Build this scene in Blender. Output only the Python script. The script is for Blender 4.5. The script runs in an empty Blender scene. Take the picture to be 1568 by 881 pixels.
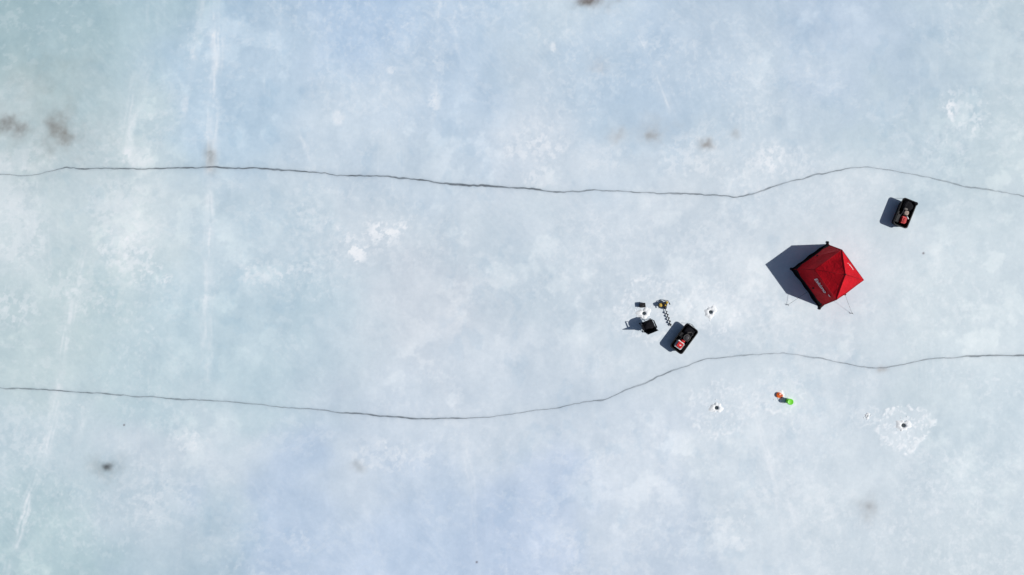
import bpy, bmesh, math, random
import numpy as np
from mathutils import Vector, Matrix, Euler

random.seed(7)
rng = np.random.default_rng(11)
scene = bpy.context.scene
scene.view_settings.view_transform = 'Standard'
scene.view_settings.look = 'None'
scene.view_settings.exposure = 0

# ---------------------------------------------------------------- site survey
SC = 32.0                       # survey units per metre
def site(u, v):                 # survey sheet -> metres on the ice
    return ((u - 784.0) / SC, (440.5 - v) / SC)

# ---------------------------------------------------------------- noise
TBL = rng.random((512, 512)).astype(np.float32)
def vnoise(x, y, s=0):
    x = np.asarray(x + s * 17.37, dtype=np.float64); y = np.asarray(y + s * 41.91, dtype=np.float64)
    x, y = np.broadcast_arrays(x, y)
    xf = np.floor(x); yf = np.floor(y)
    fx = (x - xf).astype(np.float32); fy = (y - yf).astype(np.float32)
    xi = xf.astype(np.int32) & 511; yi = yf.astype(np.int32) & 511
    xj = (xi + 1) & 511; yj = (yi + 1) & 511
    fx = fx * fx * fx * (fx * (fx * 6 - 15) + 10); fy = fy * fy * fy * (fy * (fy * 6 - 15) + 10)
    a = TBL[xi, yi]; b = TBL[xj, yi]; c = TBL[xi, yj]; d = TBL[xj, yj]
    t = a + (b - a) * fx
    return t + ((c + (d - c) * fx) - t) * fy
def fbm(x, y, o=4, s=0, g=0.5):
    t = 0; a = 1.0; n = 0
    for i in range(o):
        ca, sa = math.cos(i * 1.1 + 0.4), math.sin(i * 1.1 + 0.4)
        f = 2.03 ** i
        t = t + a * vnoise((x * ca - y * sa) * f, (x * sa + y * ca) * f, s + i * 3)
        n += a; a *= g
    return t / n                # 0..1, mean .5
def sstep(a, b, x):
    t = np.clip((x - a) / (b - a), 0, 1)
    return t * t * (3 - 2 * t)
def lin(c):
    c = np.asarray(c, dtype=float) / 255.0
    return np.where(c <= 0.04045, c / 12.92, ((c + 0.055) / 1.055) ** 2.4)

# ---------------------------------------------------------------- materials
def new_mat(name, color=(0.5, 0.5, 0.5), rough=0.6, spec=0.4, var=0.12, scale=14.0, bump=0.0, bscale=30.0, metal=0.0):
    m = bpy.data.materials.new(name); m.use_nodes = True
    nt = m.node_tree; b = nt.nodes['Principled BSDF']
    tc = nt.nodes.new('ShaderNodeTexCoord')
    n = nt.nodes.new('ShaderNodeTexNoise'); n.inputs['Scale'].default_value = scale; n.inputs['Detail'].default_value = 5
    nt.links.new(tc.outputs['Object'], n.inputs['Vector'])
    r = nt.nodes.new('ShaderNodeValToRGB')
    c = color
    r.color_ramp.elements[0].position = 0.3; r.color_ramp.elements[1].position = 0.7
    r.color_ramp.elements[0].color = (*[max(0, k * (1 - var)) for k in c], 1)
    r.color_ramp.elements[1].color = (*[min(1, k * (1 + var)) for k in c], 1)
    nt.links.new(n.outputs['Fac'], r.inputs['Fac'])
    nt.links.new(r.outputs['Color'], b.inputs['Base Color'])
    b.inputs['Roughness'].default_value = rough
    b.inputs['Specular IOR Level'].default_value = spec
    b.inputs['Metallic'].default_value = metal
    if bump > 0:
        n2 = nt.nodes.new('ShaderNodeTexNoise'); n2.inputs['Scale'].default_value = bscale; n2.inputs['Detail'].default_value = 4
        nt.links.new(tc.outputs['Object'], n2.inputs['Vector'])
        bp = nt.nodes.new('ShaderNodeBump'); bp.inputs['Strength'].default_value = bump; bp.inputs['Distance'].default_value = 0.03
        nt.links.new(n2.outputs['Fac'], bp.inputs['Height'])
        nt.links.new(bp.outputs['Normal'], b.inputs['Normal'])
    return m
M_black = new_mat('black_plastic', (0.010, 0.010, 0.012), 0.55, 0.25, 0.3, 8, 0.2)
M_cloth = new_mat('black_cloth', (0.008, 0.008, 0.011), 0.85, 0.15, 0.4, 10, 0.5, 20)
M_metal = new_mat('dark_steel', (0.04, 0.04, 0.045), 0.45, 0.4, 0.3, 20, metal=0.4)
M_grey = new_mat('grey_fabric', (0.18, 0.17, 0.16), 0.85, 0.2, 0.35, 16, 0.5)
M_beige = new_mat('beige_canvas', (0.36, 0.29, 0.25), 0.85, 0.2, 0.35, 12, 0.6)
M_redp = new_mat('red_plastic', (0.55, 0.008, 0.012), 0.45, 0.4, 0.15, 10)
M_white = new_mat('white_plastic', (0.78, 0.78, 0.78), 0.5, 0.4, 0.06, 10)
M_yellow = new_mat('yellow_paint', (0.55, 0.36, 0.03), 0.4, 0.5, 0.15, 18)
M_orange = new_mat('orange_plastic', (0.85, 0.14, 0.01), 0.45, 0.4, 0.1, 12)
M_green = new_mat('lime_plastic', (0.16, 0.72, 0.02), 0.45, 0.4, 0.1, 12)
M_slush = new_mat('slush', (0.84, 0.87, 0.89), 0.8, 0.2, 0.06, 16, 0.4, 40)
M_water = new_mat('hole_water', (0.05, 0.065, 0.075), 0.15, 0.5, 0.3, 6)
M_line = new_mat('cord', (0.06, 0.06, 0.065), 0.8, 0.2, 0.2, 8)
M_print = new_mat('white_print', (0.75, 0.72, 0.74), 0.7, 0.2, 0.08, 20)

# ---------------------------------------------------------------- mesh helpers
def link(o, parent=None):
    scene.collection.objects.link(o)
    if parent is not None: o.parent = parent
    return o
def empty(name, loc, rotz=0):
    e = bpy.data.objects.new(name, None); e.empty_display_size = 0.2
    e.location = loc; e.rotation_euler = (0, 0, rotz)
    return link(e)
def mesh_obj(name, verts, faces, mat, parent=None, smooth=False):
    me = bpy.data.meshes.new(name); me.from_pydata([tuple(v) for v in verts], [], faces); me.update()
    bm = bmesh.new(); bm.from_mesh(me); bmesh.ops.recalc_face_normals(bm, faces=bm.faces); bm.to_mesh(me); bm.free()
    me.materials.append(mat)
    if smooth:
        for p in me.polygons: p.use_smooth = True
    return link(bpy.data.objects.new(name, me), parent)
def box(name, size, loc, mat, parent=None, rot=(0, 0, 0), bev=0.02, segs=2, puff=0.0):
    bm = bmesh.new(); bmesh.ops.create_cube(bm, size=1.0)
    bmesh.ops.scale(bm, vec=size, verts=bm.verts)
    if puff > 0:
        bmesh.ops.subdivide_edges(bm, edges=bm.edges[:], cuts=5, use_grid_fill=True)
        for v in bm.verts:
            n = (v.co.x / size[0] * 2, v.co.y / size[1] * 2, v.co.z / size[2] * 2)
            k = 1 - 0.16 * (n[0] ** 2 * n[1] ** 2 + n[1] ** 2 * n[2] ** 2 + n[0] ** 2 * n[2] ** 2)
            v.co *= k
            v.co += Vector((random.uniform(-1, 1), random.uniform(-1, 1), random.uniform(-1, 1))) * puff
    else:
        bmesh.ops.bevel(bm, geom=bm.edges[:], offset=min(bev, min(size) * 0.45), segments=segs, affect='EDGES')
    me = bpy.data.meshes.new(name); bm.to_mesh(me); bm.free(); me.materials.append(mat)
    for p in me.polygons: p.use_smooth = puff > 0
    o = bpy.data.objects.new(name, me); o.location = loc; o.rotation_euler = rot
    return link(o, parent)
def lathe(name, prof, mat, parent=None, loc=(0, 0, 0), rot=(0, 0, 0), n=28):
    vs = []; fs = []
    for (r, z) in prof:
        for i in range(n):
            a = 2 * math.pi * i / n; vs.append((r * math.cos(a), r * math.sin(a), z))
    for k in range(len(prof) - 1):
        for i in range(n):
            j = (i + 1) % n; fs.append((k * n + i, k * n + j, (k + 1) * n + j, (k + 1) * n + i))
    fs.append(tuple(range(n))[::-1]); fs.append(tuple(range((len(prof) - 1) * n, len(prof) * n)))
    o = mesh_obj(name, vs, fs, mat, parent, True); o.location = loc; o.rotation_euler = rot
    return o
def tube(name, pts, r, mat, parent=None, n=8, closed=False):
    P = [Vector(p) for p in pts]; vs = []; fs = []; m = len(P)
    for i, p in enumerate(P):
        a = P[(i - 1) % m] if (closed or i > 0) else p
        b = P[(i + 1) % m] if (closed or i < m - 1) else p
        t = (b - a).normalized()
        up = Vector((0, 0, 1)) if abs(t.z) < 0.9 else Vector((1, 0, 0))
        s = t.cross(up).normalized(); w = s.cross(t)
        for k in range(n):
            q = 2 * math.pi * k / n; vs.append(p + (s * math.cos(q) + w * math.sin(q)) * r)
    for i in range(m if closed else m - 1):
        j = (i + 1) % m
        for k in range(n):
            l = (k + 1) % n; fs.append((i * n + k, i * n + l, j * n + l, j * n + k))
    if not closed:
        fs.append(tuple(range(n))[::-1]); fs.append(tuple(range((m - 1) * n, m * n)))
    return mesh_obj(name, vs, fs, mat, parent, True)

# ---------------------------------------------------------------- cracks
crackA = [(-900,300),(-400,230),(-150,285),(-60,262),(0,267),(30,269),(60,268),(95,258),(200,259),(330,256),(400,257),(450,262),(520,268),(600,271),(680,281),
 (800,289),(860,295),(910,292),(1000,296),(1060,297),(1130,303),(1165,294),(1200,282),(1250,268),(1290,260),(1330,255),(1370,262),(1420,271),
 (1480,286),(1568,300),(1700,318),(2000,290),(2500,330)]
crackB = [(-900,540),(-400,600),(-100,588),(0,594),(80,598),(150,602),(250,610),(350,615),(450,625),(520,631),(580,637),(650,642),(720,641),(780,635),(850,625),
 (900,615),(930,612),(960,596),(1000,582),(1030,567),(1080,550),(1140,543),(1200,542),(1260,548),(1310,560),(1345,565),(1380,558),(1430,550),
 (1500,545),(1568,544),(1700,548),(2000,520),(2500,560)]
darkA = [(-900,.6),(0,.35),(60,.4),(100,.75),(200,.7),(330,.95),(420,.85),(520,.75),(600,.85),(700,1.),(800,1.),(880,.6),(1000,.6),(1130,.7),(1170,.5),(1250,.6),(1330,.42),(1400,.38),(1480,.42),(2500,.6)]
darkB = [(-900,.5),(0,.5),(100,.7),(200,.5),(330,.6),(450,.45),(540,.65),(620,.95),(700,.8),(780,.42),(850,.5),(930,.6),(1000,.6),(1080,.5),(1200,.36),(1290,.5),(1345,.6),(1450,.5),(1500,.75),(1568,1.),(2500,.8)]
def crack_curve(ctrl, seed):
    c = np.array(ctrl, float)
    t = np.arange(-880, 2480, 1.6)
    base = np.interp(t, c[:, 0], c[:, 1])
    k = np.exp(-(np.arange(-12, 13) / 5.0) ** 2); k /= k.sum()
    pad = np.pad(base, 12, mode='edge'); base = np.convolve(pad, k, 'valid')
    base = base + (fbm(t / 30.0, t * 0 + seed, 3, seed) - .5) * 3.8 + (vnoise(t / 6.0, t * 0 + 3.3, seed) - .5) * 1.0
    return t, base
cA = crack_curve(crackA, 3); cB = crack_curve(crackB, 9)

# ---------------------------------------------------------------- ice sheet
step = 0.045
cx = np.arange(-27, 27 + 1e-6, step); cy = np.arange(-16, 16 + 1e-6, step)
far = [0.3, 0.8, 1.6, 3, 5, 8, 12, 18, 27, 40, 60, 90, 140, 220, 350, 600, 1000, 2000]
xs = np.concatenate([[-27 - f for f in far[::-1]], cx, [27 + f for f in far]])
ys = np.concatenate([[-16 - f for f in far[::-1]], cy, [16 + f for f in far]])
X, Y = np.meshgrid(xs, ys); ny, nx = X.shape
U = X * SC + 784; V = 440.5 - Y * SC
def win(u, v, R):
    x0, y0 = site(u - R, v + R); x1, y1 = site(u + R, v - R)
    return (slice(max(0, np.searchsorted(ys, y0)), np.searchsorted(ys, y1)), slice(max(0, np.searchsorted(xs, x0)), np.searchsorted(xs, x1)))
ctrl = [
(60,60,162,189,197),(200,60,177,203,214),(400,50,185,208,226),(560,60,178,203,228),(700,60,185,208,228),(850,60,194,213,226),(980,110,183,206,227),
(1100,60,190,209,225),(1300,60,185,205,224),(1450,80,183,204,220),(1550,60,189,208,217),(60,150,171,195,200),(200,200,194,214,222),(30,350,215,228,234),
(190,320,213,227,233),(110,400,187,209,214),(350,170,181,206,225),(500,170,196,214,228),(650,200,198,215,228),(800,230,204,218,230),(1000,180,190,210,225),
(1200,180,193,211,224),(1400,200,188,208,219),(1540,200,190,209,217),(450,330,200,217,228),(420,420,187,210,222),(600,340,206,220,230),(650,490,206,217,227),
(800,380,199,215,226),(1000,350,203,217,228),(1150,350,209,222,231),(1500,380,195,212,221),(1450,500,199,215,223),(60,520,187,208,214),(220,520,185,208,217),
(500,520,193,212,224),(800,560,204,218,229),(1000,450,205,219,229),(1250,560,200,215,225),(1540,620,193,211,221),(60,700,190,210,220),(250,740,205,219,229),
(60,830,175,201,209),(250,840,179,202,215),(420,800,186,206,227),(600,700,201,216,229),(650,830,187,207,229),(800,820,190,208,230),(950,750,204,218,230),
(1000,840,194,210,226),(1150,800,206,220,230),(1350,780,199,214,224),(1500,830,196,212,221),(1200,680,206,220,230),(330,520,187,210,221),(700,40,188,209,228),
(40,240,207,220,226),(110,230,183,203,208),(1300,350,204,218,227),(700,130,186,208,228),(730,620,199,214,227)]
ctrl = np.array(ctrl, float)
gu = np.arange(-80, 1660, 8.0); gv = np.arange(-80, 970, 8.0); GU, GV = np.meshgrid(gu, gv)
num = np.zeros(GU.shape + (3,)); den = np.full(GU.shape, 1e-9)
for c in ctrl:
    w = np.exp(-((GU - c[0]) ** 2 + (GV - c[1]) ** 2) / (2 * 62.0 ** 2)) + 1e-7
    den += w
    for k in range(3): num[..., k] += w * c[2 + k]
G = num / den[..., None]
Uw = U + (fbm(X * .35, Y * .35, 4, 5) - .5) * 150
Vw = V + (fbm(X * .35, Y * .35, 4, 8) - .5) * 150
fu = (np.clip(Uw, -70, 1640) + 80) / 8; fv = (np.clip(Vw, -70, 950) + 80) / 8
iu = fu.astype(int); iv = fv.astype(int); fu = (fu - iu)[..., None]; fv = (fv - iv)[..., None]
col = (G[iv, iu] * (1 - fu) + G[iv, iu + 1] * fu) * (1 - fv) + (G[iv + 1, iu] * (1 - fu) + G[iv + 1, iu + 1] * fu) * fv
# cloudy mottling
big = fbm(X * .22, Y * .30, 5, 21) - .5
mid = fbm(X * .9, Y * .7, 5, 31, .6) - .5
fin = fbm(X * 3.2, Y * 2.8, 3, 41, .65) - .5
col += (big * 16 + mid * 20 + fin * 8)[..., None] * np.array([1.15, .97, .80])
bl = sstep(.54, .70, fbm(X * .8 + 4, Y * .8, 5, 51, .6)) * sstep(.42, .62, fbm(X * .2, Y * .2, 3, 55))
col += (bl * 10)[..., None] * np.array([1.1, .95, .75])
white = np.zeros_like(X)
an = vnoise(X * 9, Y * .9, 61) * vnoise(X * .35, Y * .35, 62)
white += sstep(.60, .85, an) * .10
an2 = fbm(X * 2.5 - Y * 1.5, (X + Y) * 7, 2, 65) * fbm(X * .3, Y * .3, 2, 66)
white += sstep(.36, .5, an2) * .08
# patches of small scuffs / refrozen crystals over the whole sheet
reg = sstep(.46, .64, fbm(X * .28 + 9, Y * .34, 3, 141))
sc1 = fbm(X * 5.0, Y * 4.2, 3, 143, .65)
white += sstep(.56, .66, sc1) * reg * .16
sc2 = fbm(X * 2.4, Y * 3.2, 4, 147, .65)
white += sstep(.57, .66, sc2) * sstep(.44, .62, fbm(X * .24, Y * .3 + 7, 3, 149)) * .14
# clearer, slightly darker windows in the ice
dk = sstep(.58, .70, fbm(X * 1.3, Y * 1.1, 4, 151, .55)) * sstep(.45, .65, fbm(X * .2 + 3, Y * .2, 2, 155))
col -= (dk * 5)[..., None] * np.array([1.2, .8, .5])

def streak(ctrl, w, inten, seed, lines=True):
    c = np.array(ctrl, float)
    r0, r1 = np.searchsorted(ys, (440.5 - c[-1, 1] - 20) / SC), np.searchsorted(ys, (440.5 - c[0, 1] + 20) / SC)
    c0, c1 = np.searchsorted(xs, (c[:, 0].min() - 784 - 3 * w) / SC), np.searchsorted(xs, (c[:, 0].max() - 784 + 3 * w) / SC)
    S = (slice(r0, r1), slice(c0, c1)); u_ = U[S]; v_ = V[S]
    uc = np.interp(v_, c[:, 1], c[:, 0]) + (fbm(v_ / 40., v_ * 0 + seed, 3, seed) - .5) * 8
    ww = w * (.7 + .6 * vnoise(v_ / 60., v_ * 0 + .5, seed + 7))
    d = (u_ - uc) / ww
    fade = sstep(c[0, 1] - 15, c[0, 1] + 25, v_) * (1 - sstep(c[-1, 1] - 25, c[-1, 1] + 15, v_))
    m = np.exp(-d * d * 1.3) * fade
    tex = .35 + .65 * sstep(.25, .8, vnoise((u_ - uc) / 3.0, v_ / 45., seed + 1)) if lines else 1.
    tex = tex * (.32 + .85 * sstep(.36, .64, fbm(u_ / 22., v_ / 34., 4, seed + 2, .62)))
    white[S] += m * tex * inten
streak([(338,-60),(330,0),(330,100),(324,190),(320,330),(318,450),(315,590)], 10, .50, 101)
streak([(312,-30),(302,60),(285,150),(280,200)], 8, .30, 103)
streak([(225,90),(208,140),(190,240)], 14, .38, 105)
streak([(128,380),(115,440),(92,590),(70,690),(40,780),(15,860),(0,920)], 11, .46, 107)
streak([(150,590),(110,700),(90,780)], 7, .16, 108)
streak([(676,-40),(672,60),(664,190)], 7, .40, 109)
streak([(690,-20),(700,70),(712,150)], 5, .18, 110)
streak([(700,600),(718,720),(735,880)], 8, .30, 111)
streak([(975,40),(1002,90),(1032,180)], 11, .50, 113)
streak([(1150,600),(1175,700),(1200,810),(1215,900)], 6, .32, 115)
streak([(1175,640),(1200,740),(1225,830)], 5, .24, 117)
streak([(290,740),(275,800),(268,880)], 8, .18, 118)
streak([(455,200),(465,225),(478,255)], 4, .45, 119, False)
streak([(1425,90),(1450,160),(1475,230)], 12, .14, 120)
streak([(560,780),(575,830),(590,900)], 6, .18, 121)
streak([(700,380),(690,480),(700,560)], 12, .12, 122)

# crusty refrozen flecks
def flecks(u, v, ru, rv, inten, thr=.5, ang=0, fine=False):
    S = win(u, v, max(ru, rv) * 2.4)
    a = math.radians(ang); x_ = X[S]; y_ = Y[S]; du = U[S] - u; dv = V[S] - v
    n = fbm(x_ * 4.6, y_ * 4.2, 4, 75, .62) if fine else fbm(x_ * 2.6, y_ * 3.0, 5, 71, .70)
    p = (du * math.cos(a) + dv * math.sin(a)) / ru; q = (-du * math.sin(a) + dv * math.cos(a)) / rv
    d2 = p * p + q * q
    reg = np.exp(-d2 * .9)
    m = (.72 * sstep(thr, thr + .10, n + .22 * (reg - .6)) + .28 * sstep(thr - .10, thr + .2, n + .2 * (reg - .6))) * sstep(.08, .6, reg) * inten * .85
    white[S] += m * (.6 + .6 * vnoise(x_ * 1.7, y_ * 1.7, 77))
flecks(568,362,54,22,.62,.51,-14); flecks(545,390,18,12,.85,.46); flecks(592,352,36,12,.40,.46,-20)
flecks(480,335,45,18,.3,.52,20)
flecks(518,180,9,10,.7,.32); flecks(600,107,7,6,.6,.34,0,True); flecks(847,73,4,7,.55,.32); flecks(665,158,9,16,.45,.42)
flecks(258,428,12,7,.8,.42); flecks(205,395,60,35,.45,.5,30,True); flecks(400,420,40,20,.35,.52,0,True); flecks(480,405,50,16,.3,.52,-15,True)
flecks(820,225,45,28,.45,.49,0,True); flecks(830,272,30,14,.45,.46,0,True); flecks(782,232,12,12,.45,.44); flecks(930,240,40,20,.3,.5,0,True)
flecks(1060,240,50,35,.35,.5,0,True); flecks(1160,265,50,35,.38,.5,-30,True); flecks(1210,245,40,25,.35,.5,0,True)
flecks(1480,170,42,34,.45,.54,35,True); flecks(1455,165,12,10,.38,.48,0,True)
flecks(290,675,26,18,.45,.52,0,True); flecks(600,700,70,24,.34,.53,0,True); flecks(570,680,30,14,.25,.5)
flecks(460,830,26,18,.28,.5,0,True); flecks(1115,800,34,22,.34,.5); flecks(1130,832,20,12,.38,.46); flecks(880,720,60,30,.24,.52)
flecks(20,470,40,30,.4,.5,0,True); flecks(120,445,60,30,.35,.5,20,True); flecks(30,660,50,60,.25,.53,0,True)
flecks(210,240,22,16,.50,.36); flecks(35,245,45,18,.36,.42); flecks(190,330,60,55,.34,.43); flecks(30,350,42,60,.36,.43)
flecks(1090,360,80,40,.25,.5,-20,True); flecks(1170,500,90,50,.22,.52,0,True); flecks(930,560,50,20,.2,.52); flecks(1220,770,90,40,.24,.52)
flecks(1470,720,80,40,.2,.52); flecks(1160,170,40,20,.22,.5); flecks(1240,120,50,20,.16,.5); flecks(250,770,50,40,.28,.48)

# splash halos of drilling slush round each hole
relief = np.zeros_like(X)
def halo(u, v, r, inten, seed, fill=.25, ax=1.0):
    S = win(u, v, r * 2.2)
    du = (U[S] - u) / ax; dv = V[S] - v; x_ = X[S]; y_ = Y[S]
    th = np.arctan2(dv, du); d = np.hypot(du, dv)
    cxx, sxx = np.cos(th), np.sin(th)
    lobes = .72 + .5 * fbm(cxx * 2.2 + 5, sxx * 2.2 + 5, 3, seed) + .18 * (vnoise(cxx * 6 + 20, sxx * 6 + 20, seed + 2) - .5)
    rr = d / (r * lobes) + (fbm(x_ * 4, y_ * 4, 2, seed + 9) - .5) * .34
    sp = fbm(x_ * 7.5, y_ * 7.5, 2, seed + 5, .7)
    pt = vnoise(x_ * 1.3, y_ * 1.3, seed + 6)
    ring = np.exp(-((rr - .84) / .08) ** 2)
    m = ring * sstep(.36, .54, sp) * (.4 + .8 * pt)
    rim2 = np.exp(-((rr - .58) / .06) ** 2) * sstep(.50, .62, sp) * .6 * pt
    inner = (1 - sstep(.78, .95, rr)) * (fill + .5 * sstep(.56, .68, sp))
    core = np.exp(-(d / 11.) ** 2) * .5
    w = np.maximum(np.maximum(np.maximum(m, rim2), inner), core) * inten
    white[S] += w; relief[S] += w
halo(1000,474,56,.58,201,.09,1.12); halo(958,492,22,.3,203,.06)
halo(1090,472,42,.56,205,.12,1.15); halo(1098,630,48,.56,207,.10,1.1); halo(1192,602,38,.46,209,.08,1.1)
halo(1385,657,45,.86,211,.20); halo(1322,636,20,.42,213,.12,1.3); halo(1140,622,24,.32,215,.06); halo(1225,645,16,.32,217,.05)
white *= (.85 + .3 * vnoise(X * 7, Y * 7, 81))
wm = np.clip(white, 0, .9)[..., None]
col = col * (1 - wm) + np.array([238, 244, 249.]) * wm

# silt / dirt frozen into the ice
def dirt(u, v, ru, rv, k, rgb=(120, 118, 116), seed=0):
    S = win(u, v, max(ru, rv) * 3.4); x_ = X[S]; y_ = Y[S]
    wu = (fbm(x_ * 1.6, y_ * 1.6, 4, 300 + seed) - .5) * 1.8; wv = (fbm(x_ * 1.6, y_ * 1.6, 4, 330 + seed) - .5) * 1.8
    d2 = ((U[S] - u) / ru + wu) ** 2 + ((V[S] - v) / rv + wv) ** 2
    m = np.exp(-d2 * 1.1) * k * (.55 + .9 * fbm(x_ * 5, y_ * 5, 3, 360 + seed, .6))
    m = np.clip(m, 0, 1)[..., None]
    col[S] = col[S] * (1 - m) + np.array(rgb, float) * m
dirt(12,193,24,17,.75,(134,138,138),1); dirt(92,205,20,18,.85,(138,140,138),2); dirt(78,186,14,12,.7,(138,142,142),3); dirt(92,203,60,45,.25,(150,162,164),4)
dirt(323,242,8,16,.65,(142,146,146),5); dirt(905,4,22,9,.9,(122,120,120),6); dirt(1001,205,14,12,.68,(152,156,158),7); dirt(1082,221,11,7,.75,(144,144,144),8)
dirt(948,207,14,12,.4,(170,172,174),9); dirt(1127,202,8,8,.4,(168,172,174),10); dirt(163,714,7,5,1.,(58,62,66),11); dirt(165,716,22,16,.35,(146,158,162),12)
dirt(550,715,12,8,.4,(156,164,168),13); dirt(1330,778,18,18,.36,(160,166,170),14); dirt(1330,776,6,6,.4,(134,138,142),15); dirt(915,98,14,14,.2,(172,170,172),16)
dirt(1352,567,8,5,.42,(158,152,148),17); dirt(60,120,60,40,.25,(144,162,164),18); dirt(1000,198,35,20,.2,(176,180,183),19)
for i, (u, v, r) in enumerate([(190,651,1.2),(730,861,1.3),(1414,388,1.4)]):
    m = np.clip(1.0 * np.exp(-((U - u) ** 2 + (V - v) ** 2) / (r * r)), 0, 1)[..., None]
    col = col * (1 - m) + np.array([85, 78, 84.]) * m
# faint darkening of the ice bordering each crack
for (t, b), dk in ((cA, darkA), (cB, darkB)):
    f = np.interp(U, t, b); dd = np.array(dk)
    k = np.interp(U, dd[:, 0], dd[:, 1])
    m = (np.exp(-((V - f) / 2.2) ** 2) * .30 + np.exp(-((V - f) / 9.) ** 2) * .08) * k
    m = m[..., None]
    col = col * (1 - m) + np.array([136, 150, 162.]) * m
    relief *= 1 - np.exp(-((V - f) / 5.) ** 2)
col = np.clip(col, 20, 252)
# measured reflected colour -> albedo
GAIN = np.array([1.035, 1.01, .995])
alb = np.clip(lin(col) * GAIN, 0, .92)
Z = relief * .012 * vnoise(X * 9, Y * 9, 91)
for (u, v) in ((986,480),(1088,478),(1097,624),(1383,651),(1195,608)):
    Z *= 1 - np.exp(-((U - u) ** 2 + (V - v) ** 2) / 120.)
me = bpy.data.meshes.new('ice_ground')
me.vertices.add(nx * ny)
me.vertices.foreach_set('co', np.stack([X, Y, Z], -1).astype(np.float32).ravel())
idx = np.arange(nx * ny).reshape(ny, nx)
q = np.stack([idx[:-1, :-1], idx[:-1, 1:], idx[1:, 1:], idx[1:, :-1]], -1).reshape(-1, 4)
nf = len(q)
me.loops.add(nf * 4); me.loops.foreach_set('vertex_index', q.astype(np.int32).ravel())
me.polygons.add(nf); me.polygons.foreach_set('loop_start', (np.arange(nf) * 4).astype(np.int32))
me.polygons.foreach_set('use_smooth', np.ones(nf, dtype=bool))
me.update(calc_edges=True)
at = me.color_attributes.new('ice_tint', 'FLOAT_COLOR', 'POINT')
at.data.foreach_set('color', np.concatenate([alb, np.ones((ny, nx, 1))], -1).astype(np.float32).ravel())
m = bpy.data.materials.new('lake_ice'); m.use_nodes = True; nt = m.node_tree; b = nt.nodes['Principled BSDF']
ca = nt.nodes.new('ShaderNodeAttribute'); ca.attribute_name = 'ice_tint'
tc = nt.nodes.new('ShaderNodeTexCoord')
n1 = nt.nodes.new('ShaderNodeTexNoise'); n1.inputs['Scale'].default_value = 5.5; n1.inputs['Detail'].default_value = 6; n1.inputs['Roughness'].default_value = .65
nt.links.new(tc.outputs['Object'], n1.inputs['Vector'])
mr = nt.nodes.new('ShaderNodeMapRange'); mr.inputs['From Min'].default_value = .25; mr.inputs['From Max'].default_value = .75
mr.inputs['To Min'].default_value = .965; mr.inputs['To Max'].default_value = 1.035
nt.links.new(n1.outputs['Fac'], mr.inputs['Value'])
vm = nt.nodes.new('ShaderNodeVectorMath'); vm.operation = 'SCALE'
nt.links.new(ca.outputs['Color'], vm.inputs[0]); nt.links.new(mr.outputs['Result'], vm.inputs['Scale'])
nt.links.new(vm.outputs[0], b.inputs['Base Color'])
b.inputs['Roughness'].default_value = .55; b.inputs['Specular IOR Level'].default_value = .25
n2 = nt.nodes.new('ShaderNodeTexNoise'); n2.inputs['Scale'].default_value = 2.2; n2.inputs['Detail'].default_value = 6; n2.inputs['Roughness'].default_value = .6
nt.links.new(tc.outputs['Object'], n2.inputs['Vector'])
bp = nt.nodes.new('ShaderNodeBump'); bp.inputs['Strength'].default_value = .20; bp.inputs['Distance'].default_value = .03
nt.links.new(n2.outputs['Fac'], bp.inputs['Height']); nt.links.new(bp.outputs['Normal'], b.inputs['Normal'])
me.materials.append(m)
link(bpy.data.objects.new('ice_ground', me))

# crack ribbons
def crack_material():
    m = bpy.data.materials.new('crack_ice'); m.use_nodes = True; nt = m.node_tree; b = nt.nodes['Principled BSDF']
    a = nt.nodes.new('ShaderNodeAttribute'); a.attribute_name = 'depth'
    b.inputs['Roughness'].default_value = .6
    b.inputs['Specular IOR Level'].default_value = .2
    tc = nt.nodes.new('ShaderNodeTexCoord'); n = nt.nodes.new('ShaderNodeTexNoise'); n.inputs['Scale'].default_value = 4
    r = nt.nodes.new('ShaderNodeValToRGB'); r.color_ramp.elements[0].color = (.08, .10, .12, 1); r.color_ramp.elements[1].color = (.20, .23, .26, 1)
    nt.links.new(tc.outputs['Object'], n.inputs['Vector']); nt.links.new(n.outputs['Fac'], r.inputs['Fac']); nt.links.new(r.outputs['Color'], b.inputs['Base Color'])
    nt.links.new(a.outputs['Fac'], b.inputs['Alpha'])
    return m
M_crack = crack_material()
def crack(name, curve, dk, seed):
    t, bb = curve; x, y = site(t, bb); dd = np.array(dk)
    k = np.interp(t, dd[:, 0], dd[:, 1])
    wv = vnoise(t / 9., t * 0 + 1.5, seed); wl = fbm(t / 50., t * 0 + 2.5, 3, seed + 1)
    half = (.014 + .030 * wv * wl * 2) * (.5 + .6 * k)
    al = np.clip(k * (.20 + 1.0 * fbm(t / 16., t * 0 + 5.5, 3, seed + 2, .7)) , 0, 1)
    dx = np.gradient(x); dy = np.gradient(y); L = np.hypot(dx, dy); nxx, nyy = -dy / L, dx / L
    prof = [(-1.5, 0), (-.6, .8), (0, 1.), (.6, .8), (1.5, 0)]
    vs = []; av = []
    for i in range(len(t)):
        for o, a in prof:
            vs.append((x[i] + nxx[i] * half[i] * o, y[i] + nyy[i] * half[i] * o, .004)); av.append(a * al[i])
    fs = []
    for i in range(len(t) - 1):
        for j in range(4): fs.append((i * 5 + j, (i + 1) * 5 + j, (i + 1) * 5 + j + 1, i * 5 + j + 1))
    me = bpy.data.meshes.new(name); me.from_pydata(vs, [], fs); me.update()
    at = me.attributes.new('depth', 'FLOAT', 'POINT'); at.data.foreach_set('value', np.array(av, dtype=np.float32))
    me.materials.append(M_crack); link(bpy.data.objects.new(name, me))
crack('ice_crack', cA, darkA, 401); crack('ice_crack', cB, darkB, 421)

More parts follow.
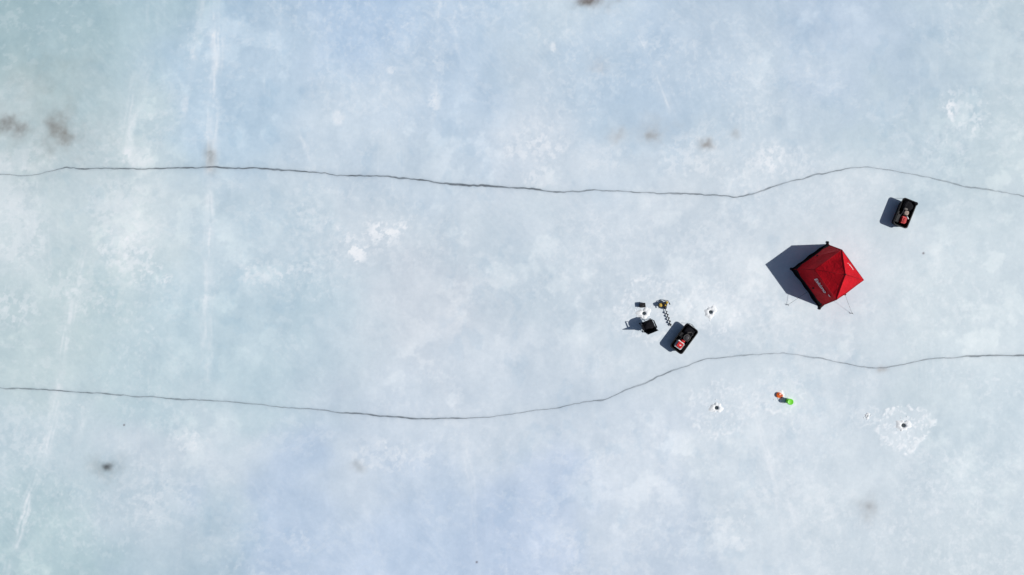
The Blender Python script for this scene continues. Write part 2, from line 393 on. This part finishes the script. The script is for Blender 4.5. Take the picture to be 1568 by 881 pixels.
# ---------------------------------------------------------------- fishing holes
def fishing_hole(u, v, r=.115, slush=.25, seed=1, pile=.06):
    x, y = site(u, v); e = empty('fishing_hole', (x, y, 0)); rd = random.Random(seed)
    n = 36
    vs = [(r * 1.15 * math.cos(2 * math.pi * i / n), r * 1.15 * math.sin(2 * math.pi * i / n), .005) for i in range(n)]
    mesh_obj('water', vs, [tuple(range(n))], M_water, e)
    ph = [rd.uniform(0, 6.28) for _ in range(6)]
    rings = [(r, .006), (r * 1.04, pile * .6), (.30, pile), (.65, pile * .7), (1., -.002)]
    vs = []
    for k, (f, z) in enumerate(rings):
        for i in range(n):
            a = 2 * math.pi * i / n
            out = slush * (1 + .22 * math.sin(2 * a + ph[0]) + .16 * math.sin(3 * a + ph[1]) + .12 * math.sin(7 * a + ph[2]) + rd.uniform(-.08, .08))
            rad = f * (1 + rd.uniform(-.06, .06)) if k < 2 else r * 1.04 + (out - r * 1.04) * f
            vs.append((rad * math.cos(a), rad * math.sin(a), z * (1 + (rd.uniform(-.3, .5) if 0 < k < 4 else 0))))
    fs = []
    for k in range(4):
        for i in range(n):
            j = (i + 1) % n; fs.append((k * n + i, k * n + j, (k + 1) * n + j, (k + 1) * n + i))
    mesh_obj('slush_mound', vs, fs, M_slush, e, True)
    lv = []; lf = []
    for q in range(16):
        a = rd.uniform(0, 6.28); d = slush * rd.uniform(.75, 1.6); s = rd.uniform(.014, .04)
        bx, by = d * math.cos(a), d * math.sin(a); b0 = len(lv)
        pts = [(1, 0, 0), (-.3, .9, 0), (-.8, -.4, 0), (.3, -1, 0), (0, 0, 1)]
        lv += [(bx + s * px * rd.uniform(.7, 1.2), by + s * py, s * pz * .45 + .001) for px, py, pz in pts]
        lf += [(b0, b0 + 1, b0 + 4), (b0 + 1, b0 + 2, b0 + 4), (b0 + 2, b0 + 3, b0 + 4), (b0 + 3, b0, b0 + 4)]
    mesh_obj('slush_lumps', lv, lf, M_slush, e)
fishing_hole(986, 480, .085, .30, 1, .04); fishing_hole(1088, 478, .090, .29, 2, .04); fishing_hole(1097, 624.5, .090, .28, 3, .04)
fishing_hole(1383, 651.5, .100, .31, 4, .04); fishing_hole(1195, 607.0, .09, .26, 5, .03)
fishing_hole(1328, 637, .025, .13, 6, .03)

# ---------------------------------------------------------------- ice fishing tent
def red_fabric():
    m = bpy.data.materials.new('tent_fabric'); m.use_nodes = True; nt = m.node_tree; b = nt.nodes['Principled BSDF']
    tc = nt.nodes.new('ShaderNodeTexCoord'); sep = nt.nodes.new('ShaderNodeSeparateXYZ'); nt.links.new(tc.outputs['Object'], sep.inputs[0])
    n = nt.nodes.new('ShaderNodeTexNoise'); n.inputs['Scale'].default_value = 3.; n.inputs['Detail'].default_value = 5
    nt.links.new(tc.outputs['Object'], n.inputs['Vector'])
    r = nt.nodes.new('ShaderNodeValToRGB'); r.color_ramp.elements[0].color = (.42, .002, .010, 1); r.color_ramp.elements[1].color = (.60, .004, .014, 1)
    r.color_ramp.elements[0].position = .3; r.color_ramp.elements[1].position = .7
    nt.links.new(n.outputs['Fac'], r.inputs['Fac'])
    g = nt.nodes.new('ShaderNodeMath'); g.operation = 'GREATER_THAN'; g.inputs[1].default_value = .30; nt.links.new(sep.outputs['Z'], g.inputs[0])
    mx = nt.nodes.new('ShaderNodeMix'); mx.data_type = 'RGBA'; mx.inputs['A'].default_value = (.010, .010, .012, 1)
    nt.links.new(g.outputs[0], mx.inputs['Factor']); nt.links.new(r.outputs['Color'], mx.inputs['B'])
    nt.links.new(mx.outputs['Result'], b.inputs['Base Color'])
    b.inputs['Roughness'].default_value = .7; b.inputs['Specular IOR Level'].default_value = .15
    n2 = nt.nodes.new('ShaderNodeTexNoise'); n2.inputs['Scale'].default_value = 5; n2.inputs['Detail'].default_value = 3; n2.inputs['Distortion'].default_value = 1.2
    nt.links.new(tc.outputs['Object'], n2.inputs['Vector'])
    bp = nt.nodes.new('ShaderNodeBump'); bp.inputs['Strength'].default_value = .5; bp.inputs['Distance'].default_value = .06
    nt.links.new(n2.outputs['Fac'], bp.inputs['Height']); nt.links.new(bp.outputs['Normal'], b.inputs['Normal'])
    return m
M_tent = red_fabric()
tx, ty = site(1261.0, 422)
tent = empty('ice_fishing_tent', (tx, ty, 0), math.atan2(-61, 44))   # local +x runs along the lettered wall
hx, hy = 1.10, 1.02; ex, ey = .85, .77; EZ = 1.56; AZ = 2.16
base = [Vector((-hx, -hy, 0)), Vector((hx, -hy, 0)), Vector((hx, hy, 0)), Vector((-hx, hy, 0))]
eave = [Vector((-ex, -ey, EZ)), Vector((ex, -ey, EZ)), Vector((ex, ey, EZ)), Vector((-ex, ey, EZ))]
apex = Vector((0, 0, AZ))
hubs = []
for i in range(4):
    j = (i + 1) % 4; c = (base[i] + base[j] + eave[i] + eave[j]) / 4
    o = Vector((c.x, c.y, 0)).normalized(); hubs.append(c + o * .14)
vs = []; fs = []
def tri_patch(a, b, c, sag, n=8):
    nrm = (b - a).cross(c - a).normalized()
    ctr = (a + b + c) / 3
    inward = (Vector((0, 0, .9)) - ctr)
    if nrm.dot(inward) < 0: nrm = -nrm
    ix = {}
    for i in range(n + 1):
        for j in range(n + 1 - i):
            s = i / n; t = j / n; w = 1 - s - t
            p = a * w + b * s + c * t + nrm * sag * (w * s + s * t + t * w) * 3 * (0 if min(w, s, t) < 1e-6 else 1)
            ix[i, j] = len(vs); vs.append(p)
    for i in range(n):
        for j in range(n - i):
            fs.append((ix[i, j], ix[i + 1, j], ix[i, j + 1]))
            if j < n - i - 1: fs.append((ix[i + 1, j], ix[i + 1, j + 1], ix[i, j + 1]))
for i in range(4):
    j = (i + 1) % 4
    for a, b_ in ((base[i], base[j]), (base[j], eave[j]), (eave[j], eave[i]), (eave[i], base[i])):
        tri_patch(a, b_, hubs[i], .02)
    tri_patch(eave[i], eave[j], apex, .02)
shell = mesh_obj('shell', vs, fs, M_tent, tent, True)
bm = bmesh.new(); bm.from_mesh(shell.data); bmesh.ops.remove_doubles(bm, verts=bm.verts, dist=.0005)
bmesh.ops.recalc_face_normals(bm, faces=bm.faces); bm.to_mesh(shell.data); bm.free()
shell.data.set_sharp_from_angle(angle=math.radians(14)) if hasattr(shell.data, 'set_sharp_from_angle') else None
M_seam = new_mat('seam_tape', (.30, .003, .010), .8, .2, .2, 10)
for i in range(4):
    tube('ridge_seam_%d' % i, [eave[i] + Vector((0, 0, .004)), apex + Vector((0, 0, .004))], .010, M_seam, tent, 6)
    tube('eave_seam_%d' % i, [eave[i], eave[(i + 1) % 4]], .014, M_seam, tent, 6)
    tube('corner_seam_%d' % i, [base[i], eave[i]], .014, M_seam, tent, 6)
    h = hubs[i]; o = Vector((h.x, h.y, 0)).normalized()
    lathe('wall_hub_%d' % i, [(.05, 0), (.05, .02), (.025, .035)], M_black, tent, loc=h, rot=o.to_track_quat('Z', 'Y').to_euler(), n=14)
lathe('roof_hub', [(.035, -.01), (.035, .015), (.01, .025)], M_black, tent, loc=apex, n=16)
n = 20; vs = []; fs = []; sk = []
for i in range(4):
    a, b_ = base[i], base[(i + 1) % 4]
    for k in range(n): sk.append((a.lerp(b_, k / n), k / n))
cnt = len(sk)
for idx_, (p, k) in enumerate(sk):
    d = Vector((p.x / hx, p.y / hy, 0))
    d = Vector((d.x if abs(d.x) > .93 else 0, d.y if abs(d.y) > .93 else 0, 0)).normalized()
    corner = 1 if (k < .04 or k > .96) else 0
    w = .07 + .03 * math.sin(idx_ * .7) * math.sin(idx_ * .33) + corner * .08
    vs += [(p.x, p.y, .05), (p.x + d.x * w * .5, p.y + d.y * w * .5, .03 + random.uniform(0, .012)), (p.x + d.x * w, p.y + d.y * w, .008)]
for i in range(cnt):
    j = (i + 1) % cnt
    fs += [(i * 3, j * 3, j * 3 + 1, i * 3 + 1), (i * 3 + 1, j * 3 + 1, j * 3 + 2, i * 3 + 2)]
mesh_obj('snow_skirt', vs, fs, M_cloth, tent, True)
for i in range(4):
    p = base[i] * 1.06
    lathe('corner_anchor_%d' % i, [(.06, 0), (.06, .04), (.03, .07)], M_black, tent, loc=(p.x, p.y, .0), n=12)
def lettering(name, txt, size, origin, xdir, up):
    cu = bpy.data.curves.new(name, 'FONT'); cu.body = txt; cu.size = size; cu.align_x = 'CENTER'; cu.align_y = 'CENTER'; cu.extrude = .002; cu.offset = .004
    tmp = bpy.data.objects.new(name + '_tmp', cu); scene.collection.objects.link(tmp)
    dg = bpy.context.evaluated_depsgraph_get(); me = bpy.data.meshes.new_from_object(tmp.evaluated_get(dg))
    bpy.data.objects.remove(tmp); me.materials.clear(); me.materials.append(M_print)
    o = bpy.data.objects.new(name, me); xd = xdir.normalized(); zd = xd.cross(up).normalized(); yd = zd.cross(xd)
    M = Matrix((xd, yd, zd)).transposed().to_4x4(); M.translation = origin + zd * .02
    link(o, tent); o.matrix_local = M; return o
e_mid = (eave[0] + eave[1]) / 2
up0 = (e_mid - hubs[0]).normalized()
lettering('wall_lettering', 'Eskimo', .28, e_mid.lerp(hubs[0], .36) + Vector((-.02, 0, 0)), Vector((1, 0, 0)), up0)
def emblem(name, origin, xd, up, s):
    pts = []
    for k in range(14):
        a = math.pi * 2 * k / 14; pts.append((math.cos(a) * s, math.sin(a) * s * .38 + .25 * s * math.cos(a) ** 2))
    zd = xd.cross(up).normalized(); yd = zd.cross(xd)
    vv = [origin + zd * .025 + xd * p[0] + yd * p[1] for p in pts]
    tail = [origin + zd * .025 + xd * p[0] * s + yd * p[1] * s for p in ((-.85, .2), (-1.5, .75), (-1.35, -.25))]
    mesh_obj(name, vv + tail, [tuple(range(14)), (14, 15, 16)], M_print, tent)
emblem('wall_emblem', e_mid.lerp(hubs[0], .25) + Vector((.58, 0, 0)), Vector((1, 0, 0)), up0, .06)
r_mid = (eave[2] + eave[3]) / 2
upr = (apex - r_mid).normalized()
lettering('roof_lettering', 'Eskimo', .22, r_mid.lerp(apex, .16) + Vector((-.12, 0, 0)), Vector((1, 0, 0)), upr)
inv = (Matrix.Translation((tx, ty, 0)) @ Matrix.Rotation(math.atan2(-61, 44), 4, 'Z')).inverted()
def guy(i, u, v):
    x, y = site(u, v); g = inv @ Vector((x, y, .05)); h = hubs[i]
    tube('guy_line_%d' % i, [h, h.lerp(g, .5) + Vector((0, 0, -.02)), g], .005, M_line, tent, 6)
    tube('ice_anchor_%d' % i, [g + Vector((0, 0, -.05)), g + Vector((0, 0, .04))], .012, M_black, tent, 8)
    tube('anchor_handle_%d' % i, [g + Vector((-.05, 0, .04)), g + Vector((.05, 0, .04))], .009, M_black, tent, 8)
guy(0, 1206, 467); guy(1, 1304, 480)

# ---------------------------------------------------------------- sleds
def sled(u, v, ang, L, W, H):
    x, y = site(u, v); e = empty('utility_sled', (x, y, 0), ang)    # local +y = nose
    def ring(inx, inyb, inyf, z, cr):
        pts = []; a, b0, b1 = W / 2 - inx, -(L / 2 - inyb), L / 2 - inyf
        seg = 7
        for cxn, cyn, st in ((a - cr, b1 - cr, 0), (-a + cr, b1 - cr, 90), (-a + cr, b0 + cr, 180), (a - cr, b0 + cr, 270)):
            for k in range(seg):
                t = math.radians(st + 90 * k / (seg - 1)); pts.append((cxn + cr * math.cos(t), cyn + cr * math.sin(t), z))
        return pts
    R = [ring(.12, .12, .22, .0, .09), ring(.09, .08, .16, .05, .11), ring(.04, .035, .05, H * .8, .12), ring(.03, .03, .03, H - .03, .12),
         ring(0, 0, 0, H - .025, .13), ring(0, 0, 0, H, .13), ring(.035, .035, .035, H + .005, .11), ring(.05, .05, .06, H - .04, .1),
         ring(.11, .10, .18, .06, .1), ring(.14, .14, .24, .03, .08)]
    vs = [p for r in R for p in r]; m_ = len(R[0]); fs = []
    for k in range(len(R) - 1):
        for i in range(m_):
            j = (i + 1) % m_; fs.append((k * m_ + i, k * m_ + j, (k + 1) * m_ + j, (k + 1) * m_ + i))
    fs.append(tuple(range(m_))); fs.append(tuple(range((len(R) - 1) * m_, len(R) * m_)))
    mesh_obj('tub', vs, fs, M_black, e, False)
    for sx in (-1, 1):
        tube('runner_%d' % (sx + 1), [(sx * W * .25, -L / 2 + .15, .005), (sx * W * .25, L / 2 - .25, .005)], .02, M_black, e, 6)
    tube('tow_rope', [(-W * .3, L / 2 - .01, H * .7), (-W * .2, L / 2 + .07, .03), (0, L / 2 + .10, .02), (W * .2, L / 2 + .07, .03), (W * .3, L / 2 - .01, H * .7)], .008, M_line, e, 6)
    return e
s1 = sled(1378.5, 328, -math.radians(22), 1.36, .72, .42)
box('duffel_bag', (.54, .44, .30), (0, .38, .30), M_cloth, s1, puff=.008)
box('folded_blanket', (.24, .22, .12), (.05, .03, .38), M_beige, s1, (0.05, 0, .2), puff=.012)
box('grey_mat', (.20, .10, .10), (-.06, .18, .42), M_grey, s1, (0, 0, .15), puff=.01)
box('gas_can', (.27, .33, .28), (.06, -.32, .31), M_redp, s1, (0, 0, .1), .04)
tube('gas_can_handle', [(.06, -.44, .45), (.06, -.42, .49), (.06, -.26, .49), (.06, -.24, .45)], .012, M_redp, s1)
box('tool_case', (.18, .40, .26), (-.21, -.32, .24), M_black, s1, bev=.02)
lathe('thermos', [(.035, 0), (.035, .12), (.025, .14), (.025, .16)], M_white, s1, loc=(.12, -.11, .40), rot=(math.radians(85), 0, .9), n=14)
tube('rod', [(-.22, -.55, .46), (-.10, .55, .50)], .009, M_metal, s1)
box('side_pouch', (.20, .16, .16), (.29, .60, .40), M_cloth, s1, puff=.006)

s2 = sled(1044.5, 518, -math.radians(36.5), 1.40, .72, .40)
box('cooler_body', (.38, .36, .26), (.0, -.36, .28), M_white, s2, (0, 0, 0), .03)
box('cooler_lid', (.29, .27, .05), (.0, -.36, .43), M_redp, s2, (0, 0, 0), .02)
box('lid_label', (.09, .05, .01), (.02, -.36, .458), M_white, s2, (0, 0, .3), .003)
box('red_pouch', (.20, .12, .1), (.02, -.12, .38), M_redp, s2, (0, 0, .1), puff=.006)
box('gear_bag', (.50, .46, .28), (0, .40, .26), M_cloth, s2, puff=.01)
lathe('propane_heater', [(.15, 0), (.16, .03), (.16, .12), (.13, .15), (.08, .16)], M_metal, s2, loc=(.06, .10, .30), n=24)
tube('heater_guard', [(.06 + .15 * math.cos(a / 20 * 6.283), .10 + .15 * math.sin(a / 20 * 6.283), .48) for a in range(20)], .010, M_grey, s2, closed=True)
box('battery_case', (.16, .22, .22), (-.22, .08, .26), M_black, s2, bev=.02)
tube('rod', [(.24, -.5, .43), (.18, .6, .46)], .009, M_metal, s2)
tube('hose', [(.06, .20, .46), (-.05, .34, .44), (.1, .46, .43), (.22, .38, .43), (.16, .26, .43)], .010, M_grey, s2)

# ---------------------------------------------------------------- folding camp chair
cx_, cy_ = site(990, 498)
ch = empty('camp_chair', (cx_, cy_, 0), math.radians(22))      # faces local +y
def sheet(name, P, n=8, sag=(0, 0, 0), mat=M_cloth, parent=ch, th=.015):
    a, b_, c, d = [Vector(p) for p in P]; vs = []; fs = []
    for i in range(n + 1):
        for j in range(n + 1):
            s, t = i / n, j / n
            p = a * (1 - s) * (1 - t) + b_ * s * (1 - t) + c * s * t + d * (1 - s) * t
            k = 16 * s * (1 - s) * t * (1 - t); vs.append(p + Vector(sag) * k)
    for i in range(n):
        for j in range(n): fs.append((i * (n + 1) + j, (i + 1) * (n + 1) + j, (i + 1) * (n + 1) + j + 1, i * (n + 1) + j + 1))
    o = mesh_obj(name, vs, fs, mat, parent, True); md = o.modifiers.new('thick', 'SOLIDIFY'); md.thickness = th; return o
sheet('seat', [(-.27, -.20, .42), (.27, -.20, .42), (.25, .22, .46), (-.25, .22, .46)], sag=(0, 0, -.07))
sheet('backrest', [(-.27, -.20, .44), (.27, -.20, .44), (.23, -.32, .98), (-.23, -.32, .98)], sag=(0, -.06, 0))
for s in (-1, 1):
    sheet('armrest_%d' % (s + 1), [(s * .26, -.22, .64), (s * .33, -.22, .64), (s * .31, .16, .66), (s * .26, .18, .66)], 4)
    tube('back_leg_%d' % (s + 1), [(s * .25, -.32, .98), (s * .28, -.20, .44), (s * .28, .20, .02)], .014, M_metal, ch)
    tube('front_leg_%d' % (s + 1), [(s * .28, .16, .66), (s * .27, .20, .44), (s * .28, -.24, .02)], .014, M_metal, ch)
    lathe('foot_%d' % (s + 1), [(.03, 0), (.03, .02)], M_black, ch, loc=(s * .28, .20, 0), n=10)
    lathe('rear_foot_%d' % (s + 1), [(.03, 0), (.03, .02)], M_black, ch, loc=(s * .28, -.24, 0), n=10)
tube('cross_front_1', [(-.28, .20, .03), (.26, .21, .44)], .012, M_metal, ch); tube('cross_front_2', [(.28, .20, .03), (-.26, .21, .44)], .012, M_metal, ch)
tube('cross_back_1', [(-.28, -.24, .03), (.27, -.20, .42)], .012, M_metal, ch); tube('cross_back_2', [(.28, -.24, .03), (-.27, -.20, .42)], .012, M_metal, ch)
box('jacket', (.52, .42, .26), (0, .0, .53), M_cloth, ch, (.1, 0, .2), puff=.012)
sheet('back_apron', [(-.27, -.22, .20), (.27, -.22, .20), (.27, -.21, .44), (-.27, -.21, .44)], 4)

# ---------------------------------------------------------------- tackle box
bx_, by_ = site(983, 467.5)
tb = empty('tackle_box', (bx_, by_, 0), math.radians(6))
box('body', (.25, .20, .17), (0, 0, .085), M_black, tb, bev=.015)
box('lid', (.265, .215, .04), (0, 0, .192), M_black, tb, bev=.012)
tube('handle', [(-.07, 0, .21), (-.06, 0, .24), (.06, 0, .24), (.07, 0, .21)], .012, M_metal, tb)
box('latch', (.05, .012, .05), (0, -.108, .16), M_grey, tb, bev=.004)

# ---------------------------------------------------------------- power ice auger lying on the ice
ax_, ay_ = site(1016, 467)
au = empty('ice_auger', (ax_, ay_, 0), math.atan2(-(497 - 467), (1026 - 1016)) + math.pi / 2)   # bit runs along local -y
box('engine_block', (.24, .22, .22), (0, .02, .15), M_black, au, bev=.03)
box('fuel_tank', (.16, .16, .12), (-.17, .05, .20), M_yellow, au, (0, .1, .1), .03)
box('recoil_cover', (.12, .13, .10), (.14, .08, .24), M_yellow, au, (0, 0, .1), .03)
box('air_filter', (.08, .08, .08), (.02, -.02, .29), M_yellow, au, (0, 0, .3), .02)
lathe('gearbox', [(.09, 0), (.09, .06), (.05, .12)], M_metal, au, loc=(0, -.09, .13), rot=(math.radians(90), 0, 0), n=18)
tube('handlebar', [(-.27, -.06, .12), (-.26, .0, .10), (-.24, .14, .12), (-.1, .20, .16), (.1, .20, .16), (.24, .14, .14), (.26, .0, .12), (.27, -.06, .12)], .014, M_metal, au)
tube('grip_left', [(-.27, -.08, .12), (-.265, .02, .11)], .024, M_black, au); tube('grip_right', [(.27, -.08, .12), (.265, .02, .12)], .024, M_black, au)
tube('shaft', [(0, -.2, .085), (0, -1.0, .07)], .014, M_metal, au)
vs = []; fs = []; N = 90; turns = 4.0
for i in range(N + 1):
    t = i / N; a = t * turns * 2 * math.pi; yy = -.34 - .66 * t
    for r in (.012, .070): vs.append((r * math.cos(a), yy, .078 + r * math.sin(a)))
for i in range(N): fs.append((2 * i, 2 * i + 1, 2 * i + 3, 2 * i + 2))
fl = mesh_obj('auger_flighting', vs, fs, M_black, au, True); md = fl.modifiers.new('thick', 'SOLIDIFY'); md.thickness = .010
lathe('tip', [(.05, 0), (.02, .06), (.004, .1)], M_metal, au, loc=(0, -1.0, .078), rot=(math.radians(90), 0, 0), n=12)

# ---------------------------------------------------------------- lime bucket with lid
gx, gy = site(1206.5, 614)
bk = empty('plastic_bucket', (gx, gy, 0))
lathe('body', [(.11, 0), (.115, .01), (.130, .27), (.140, .275), (.140, .29), (.132, .295)], M_green, bk, n=32)
lathe('lid', [(.142, .292), (.145, .312), (.136, .322), (.12, .315), (.02, .315)], M_green, bk, n=32)
tube('bail_handle', [(-.142, 0, .27)] + [(.144 * math.cos(math.pi - a), -.15 * math.sin(a), .25 - .05 * math.sin(a)) for a in [k * math.pi / 10 for k in range(1, 10)]] + [(.142, 0, .27)], .006, M_metal, bk)
# ---------------------------------------------------------------- round tip-up over its hole
ox, oy = site(1192.0, 605)
tu = empty('ice_fishing_tip_up', (ox, oy, 0), .6)
lathe('insulated_disc', [(.12, .03), (.13, .04), (.13, .07), (.12, .08), (.03, .085)], M_orange, tu, n=28)
box('flag_arm', (.012, .22, .010), (0, .0, .100), M_orange, tu, bev=.004)
box('reel_stem', (.03, .03, .08), (0, 0, .05), M_black, tu, bev=.005)
box('flag', (.10, .06, .01), (.10, -.10, .11), M_orange, tu, (0, .1, 0), .003)
lathe('spool', [(.028, 0), (.028, .03)], M_white, tu, loc=(.05, .03, .085), n=14)

# ---------------------------------------------------------------- light
EL = math.radians(43); az = Vector((.985, -.17, 0)).normalized()
sd = Vector((az.x * math.cos(EL), az.y * math.cos(EL), math.sin(EL)))
sl = bpy.data.lights.new('sun', 'SUN'); sl.energy = 4.0; sl.angle = math.radians(.8); sl.color = (1.0, .965, .92)
so = bpy.data.objects.new('sun', sl); so.rotation_euler = sd.to_track_quat('Z', 'Y').to_euler(); so.location = (20, -5, 30); link(so)
w = bpy.data.worlds.new('World'); scene.world = w; w.use_nodes = True; nt = w.node_tree
sky = nt.nodes.new('ShaderNodeTexSky'); sky.sky_type = 'NISHITA'; sky.sun_disc = False; sky.sun_elevation = EL
sky.sun_rotation = math.atan2(az.x, az.y)
nt.links.new(sky.outputs['Color'], nt.nodes['Background'].inputs['Color']); nt.nodes['Background'].inputs['Strength'].default_value = .05

# ---------------------------------------------------------------- camera (drone looking straight down)
cd = bpy.data.cameras.new('camera'); cd.lens = 24; cd.sensor_width = 36; cd.clip_end = 5000
co = bpy.data.objects.new('camera', cd); co.location = (0, 0, 49.0 * 24 / 36); co.rotation_euler = (0, 0, 0); link(co)
scene.camera = co
